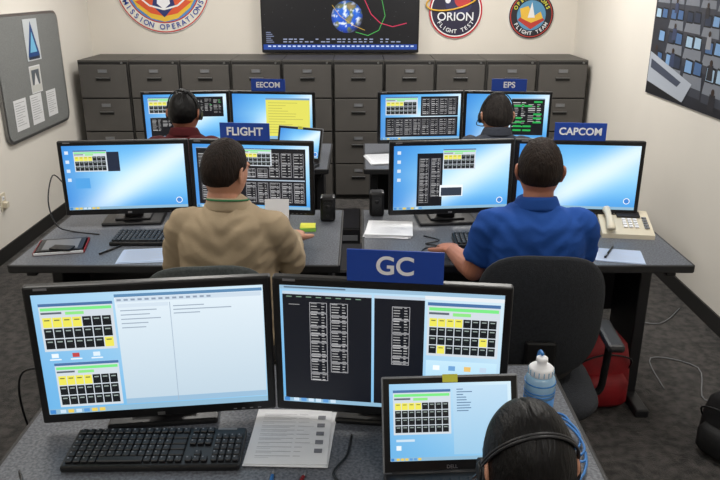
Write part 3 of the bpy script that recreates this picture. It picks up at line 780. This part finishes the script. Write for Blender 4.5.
def hand(g,w,f,n,side,curl=25):
    f=Vector(f).normalized(); n=Vector(n); n=(n-f*n.dot(f)).normalized(); s=f.cross(n)*side; s.normalize()
    w=Vector(w)
    rings=[]
    for t,hw,ht in((-.012,.026,.019),(.012,.029,.017),(.04,.038,.016),(.07,.042,.0145),(.09,.04,.012),(.097,.034,.008)):
        rings.append([w+f*t+s*(hw*math.cos(2*math.pi*k/16))+n*(ht*math.sin(2*math.pi*k/16)) for k in range(16)])
    g.loft(rings,'skin')
    for i,(off,L) in enumerate(((.030,.072),(.010,.08),(-.011,.074),(-.030,.058))):
        p=w+f*(.085-abs(off-.01)*.15)+s*off; d=(f+s*off*2.5).normalized(); pts=[p-d*.015]; pts.append(p); a=0
        for sl,c in((.45,curl*.7),(.3,curl),(.25,curl*.8)):
            a+=math.radians(c); dd=d*math.cos(a)+n*math.sin(a); p=p+dd*(L*sl); pts.append(p)
        g.tube(pts,[.0095,.0098,.0088,.0078,.006],'skin',10,sub=3); g.sph(pts[-1],.0062,'skin',10)
    p=w+f*.022+s*.022; pts=[p]; d=(f*.72+s*.68+n*.2).normalized()
    for L,c in((.036,0),(.032,14),(.026,22)):
        dd=(d*math.cos(math.radians(c))+(f*.8-s*.3).normalized()*math.sin(math.radians(c))).normalized(); p=p+dd*L; pts.append(p)
    g.tube(pts,[.015,.0125,.0105,.0075],'skin',10,sub=3); g.sph(pts[-1],.0078,'skin',10)
def person(name,X,shirt,skin,hair,style='short',arms=None,lean=0.0,headrot=(0,0,0),tilt=12,long_sleeve=True,lanyard=False,side=-1,headset=True,wide=.9,hz=1.208,hs=.93,hy=0,hx=0,collar=True,seed=0,wr=.0055):
    out=B(name)
    def ring(z,y,hw,hd,p=2.5,n=32,wd=None):
        o=[]
        for k in range(n):
            t=2*math.pi*k/n; c,s=math.cos(t),math.sin(t); o.append((hw*(wd or wide)*math.copysign(abs(c)**(2/p),c),y+lean*(z-.5)+hd*math.copysign(abs(s)**(2/p),s),z))
        return o
    g=B('g')
    tors=[(.50,.0,.18,.125),(.56,.0,.188,.13),(.64,-.005,.186,.128),(.74,-.01,.182,.122),(.84,-.008,.184,.122),(.93,-.005,.19,.122),(1.0,-.008,.192,.112),(1.045,-.008,.178,.098),(1.075,-.004,.135,.08),(1.098,.004,.088,.066),(1.115,.008,.07,.062),(1.125,.01,.062,.056)]
    g.loft([ring(*t) for t in tors],'skin')
    L=lambda z:lean*(z-.5)
    A=arms
    fs=B('f')
    for sx,(el,wr_,hf) in((-1,A[0]),(1,A[1])):
        sh=Vector((sx*.178*wide,-.005+L(1.03),1.02)); el=Vector(el); wv=Vector(wr_)
        inn=Vector((sx*.11,-.005+L(1.03),1.03))
        if long_sleeve:
            g.tube([inn,sh,(sh+el)/2+Vector((sx*.004,0,0)),el],[.06,.062,.054,.047],'skin',18,sub=4); g.sph(sh,.063,'skin',18); g.sph(el,.0475,'skin',18)
            g.tube([el,(el*.6+wv*.4),wv],[.047,.045,.035],'skin',18,sub=4)
        else:
            me=sh*.25+el*.75
            g.tube([inn,sh,(sh+me)/2,me],[.06,.062,.057,.054],'skin',18,sub=4); g.sph(sh,.063,'skin',18)
            fs.tube([sh*.4+el*.6,el],[.045,.041],'skin',16); fs.sph(el,.0415,'skin',16)
        fs.tube([el,el*.65+wv*.35,wv],[.040,.041,.027],'skin',16,sub=4)
        hand(fs,wv,Vector(hf),(0,0,-1),-sx,28)
    out.mesh(remesh(g,.0085,5,wr,seed),shirt,X)
    out.mesh(remesh(fs,.0035,1),skin,X)
    y0=.006+L(1.12)
    def cr(r,z,dz): return [(r*math.cos(2*math.pi*k/28),y0+r*.95*math.sin(2*math.pi*k/28),z-dz*math.sin(2*math.pi*k/28)) for k in range(28)]
    if collar:
        out.loft([cr(.060,1.10,.010),cr(.062,1.126,.014),cr(.066,1.129,.014),cr(.072,1.118,.014),cr(.082,1.094,.012),cr(.083,1.088,.010),cr(.072,1.086,.010)],shirt,X)
    if lanyard: out.tube([(.0715*math.cos(2*math.pi*k/20),y0+.068*math.sin(2*math.pi*k/20),1.122-.014*math.sin(2*math.pi*k/20)) for k in range(20)],.0035,'green',8,X=X,closed=True)
    g=B('g'); g.loft([ring(z,0,hw,hd,wd=.95) for z,hw,hd in((.475,.15,.11),(.50,.178,.13),(.56,.183,.134),(.60,.178,.13),(.615,.172,.124))],'skin')
    for sx in(-1,1):
        g.tube([(sx*.09,-.01,.55),(sx*.105,.2,.555),(sx*.12,.41,.54)],[.078,.075,.062],'skin',18,sub=4); g.sph((sx*.12,.41,.535),.062,'skin',18)
        g.tube([(sx*.12,.415,.53),(sx*.12,.405,.3),(sx*.12,.40,.09)],[.06,.055,.05],'skin',18,sub=4)
    out.mesh(remesh(g,.010,4),'trou',X)
    for sx in(-1,1):
        rg=[]
        for y,hw,h in((.345,.03,.05),(.36,.036,.085),(.41,.038,.095),(.47,.042,.07),(.53,.045,.05),(.58,.038,.04),(.605,.02,.025)):
            rg.append([(sx*.12+hw*math.cos(2*math.pi*k/16),y,max(0.0,h*.5+h*.5*math.sin(2*math.pi*k/16)*1.0)) for k in range(16)])
        out.loft(rg,'shoe',X)
    HX=X@T(hx,.035+L(1.15)+hy,hz)@Euler([math.radians(a) for a in headrot]).to_matrix().to_4x4()@SC(hs)
    head(out,HX,skin,hair,style,tilt,headset,side)
    return out.done()
chair(T(-.52,2.33,0)@R(6,'Z'),'fabricg',.985)
person('seated_man_khaki_shirt',T(-.46,2.37,0)@R(-6,'Z'),'khaki','skin','hairb',arms=[((-.212,.05,.85),(-.13,.36,.835),(.25,1,-.15)),((.203,.09,.87),(.15,.38,.86),(-.1,1,-.05))],headrot=(-8,0,-22),lanyard=True,lean=.03,headset=False,seed=3,wide=.89,hx=-.012,wr=.0075)
chair(T(.605,2.33,0)@R(-4,'Z'),'fabric',1.02)
person('seated_man_blue_polo',T(.615,2.37,0),'blue','skin2','hairb',arms=[((-.205,.05,.85),(-.25,.29,.832),(-.1,1,-.1)),((.195,.08,.86),(.13,.36,.83),(-.2,1,-.1))],headrot=(-6,0,-10),long_sleeve=False,lean=.05,headset=False,seed=9,wide=.88,hx=.01,wr=.0065)
chair(T(-.92,3.64,0),top=.93); person('seated_man_red_shirt',T(-.905,3.68,0),'red','skin2','hairk',arms=[((-.21,.08,.85),(-.13,.36,.83),(.2,1,-.1)),((.21,.08,.85),(.13,.36,.83),(-.2,1,-.1))],headrot=(-4,0,-8),hz=1.195,seed=5,wide=.82,hs=.95)
chair(T(.705,3.64,0),top=.93); person('seated_man_grey_shirt',T(.705,3.68,0),'greyc','skin','hairg',arms=[((-.21,.08,.85),(-.13,.36,.83),(.2,1,-.1)),((.21,.08,.85),(.13,.36,.83),(-.2,1,-.1))],headrot=(-4,0,5),hz=1.18,seed=6,wide=.82,hs=.96)
chair(T(.28,.85,0)@SC(.93)); person('seated_woman_dark_hair',T(.283,.905,0)@SC(.93),'navy','skin','hairk','long',arms=[((-.20,.05,.87),(-.12,.25,.885),(.1,1,-.1)),((.20,.05,.87),(.14,.24,.885),(-.1,1,-.1))],headrot=(-10,0,5),tilt=38,wide=.85,hz=1.135,hs=.93,lean=.09,hy=.025,collar=False)
b=B('paper_sheet'); b.box((0,0,.07),(.1,.001,.14),'paper',X=R(-18,'X')); b.done(T(-.345,2.83,.85))
# ---------------- bags
def backpack(X,m,s=1):
    b=B('backpack')
    def se(w,d,z,p=2.8,n=28,y0=0): return [(s*w*math.copysign(abs(math.cos(2*math.pi*k/n))**(2/p),math.cos(2*math.pi*k/n)),s*(y0+d*math.copysign(abs(math.sin(2*math.pi*k/n))**(2/p),math.sin(2*math.pi*k/n))),s*z) for k in range(n)]
    b.loft([se(.12,.08,0),se(.15,.1,.02),se(.155,.11,.12),se(.15,.1,.24),se(.13,.08,.33),se(.08,.05,.385),se(.03,.02,.40)],m)
    b.loft([se(.1,.04,.04,y0=-.1),se(.115,.05,.06,y0=-.1),se(.115,.05,.16,y0=-.1),se(.09,.035,.2,y0=-.09)],m if m=='redbag' else 'blkbag')
    b.tube([(s*-.13*1,s*-.06,s*.2),(s*-.12,s*-.1,s*.28),(0,s*-.1,s*.31),(s*.12,s*-.1,s*.28),(s*.13,s*-.06,s*.2)],.004,'black',6,sub=4)
    b.tube([(s*-.03,0,s*.385),(s*-.02,0,s*.43),(s*.02,0,s*.43),(s*.03,0,s*.385)],.006,'blkbag',8,sub=4)
    for sx in(-1,1): b.tube([(s*sx*.06,s*.07,s*.34),(s*sx*.09,s*.15,s*.25),(s*sx*.11,s*.14,s*.1),(s*sx*.12,s*.09,s*.04)],.012,'blkbag',8,sub=4)
    b.done(X)
backpack(T(1.09,2.92,0)@R(5,'Z'),'redbag',.9); backpack(T(1.50,2.5,0)@R(-60,'Z'),'blkbag',.72)
# ---------------- camera
c=bpy.data.cameras.new('camera'); c.lens=36; c.sensor_width=36; c.clip_start=.05
co=bpy.data.objects.new('camera',c); S.collection.objects.link(co)
co.location=(0,0,1.82); co.rotation_euler=(math.radians(90-19.5),0,0); S.camera=co
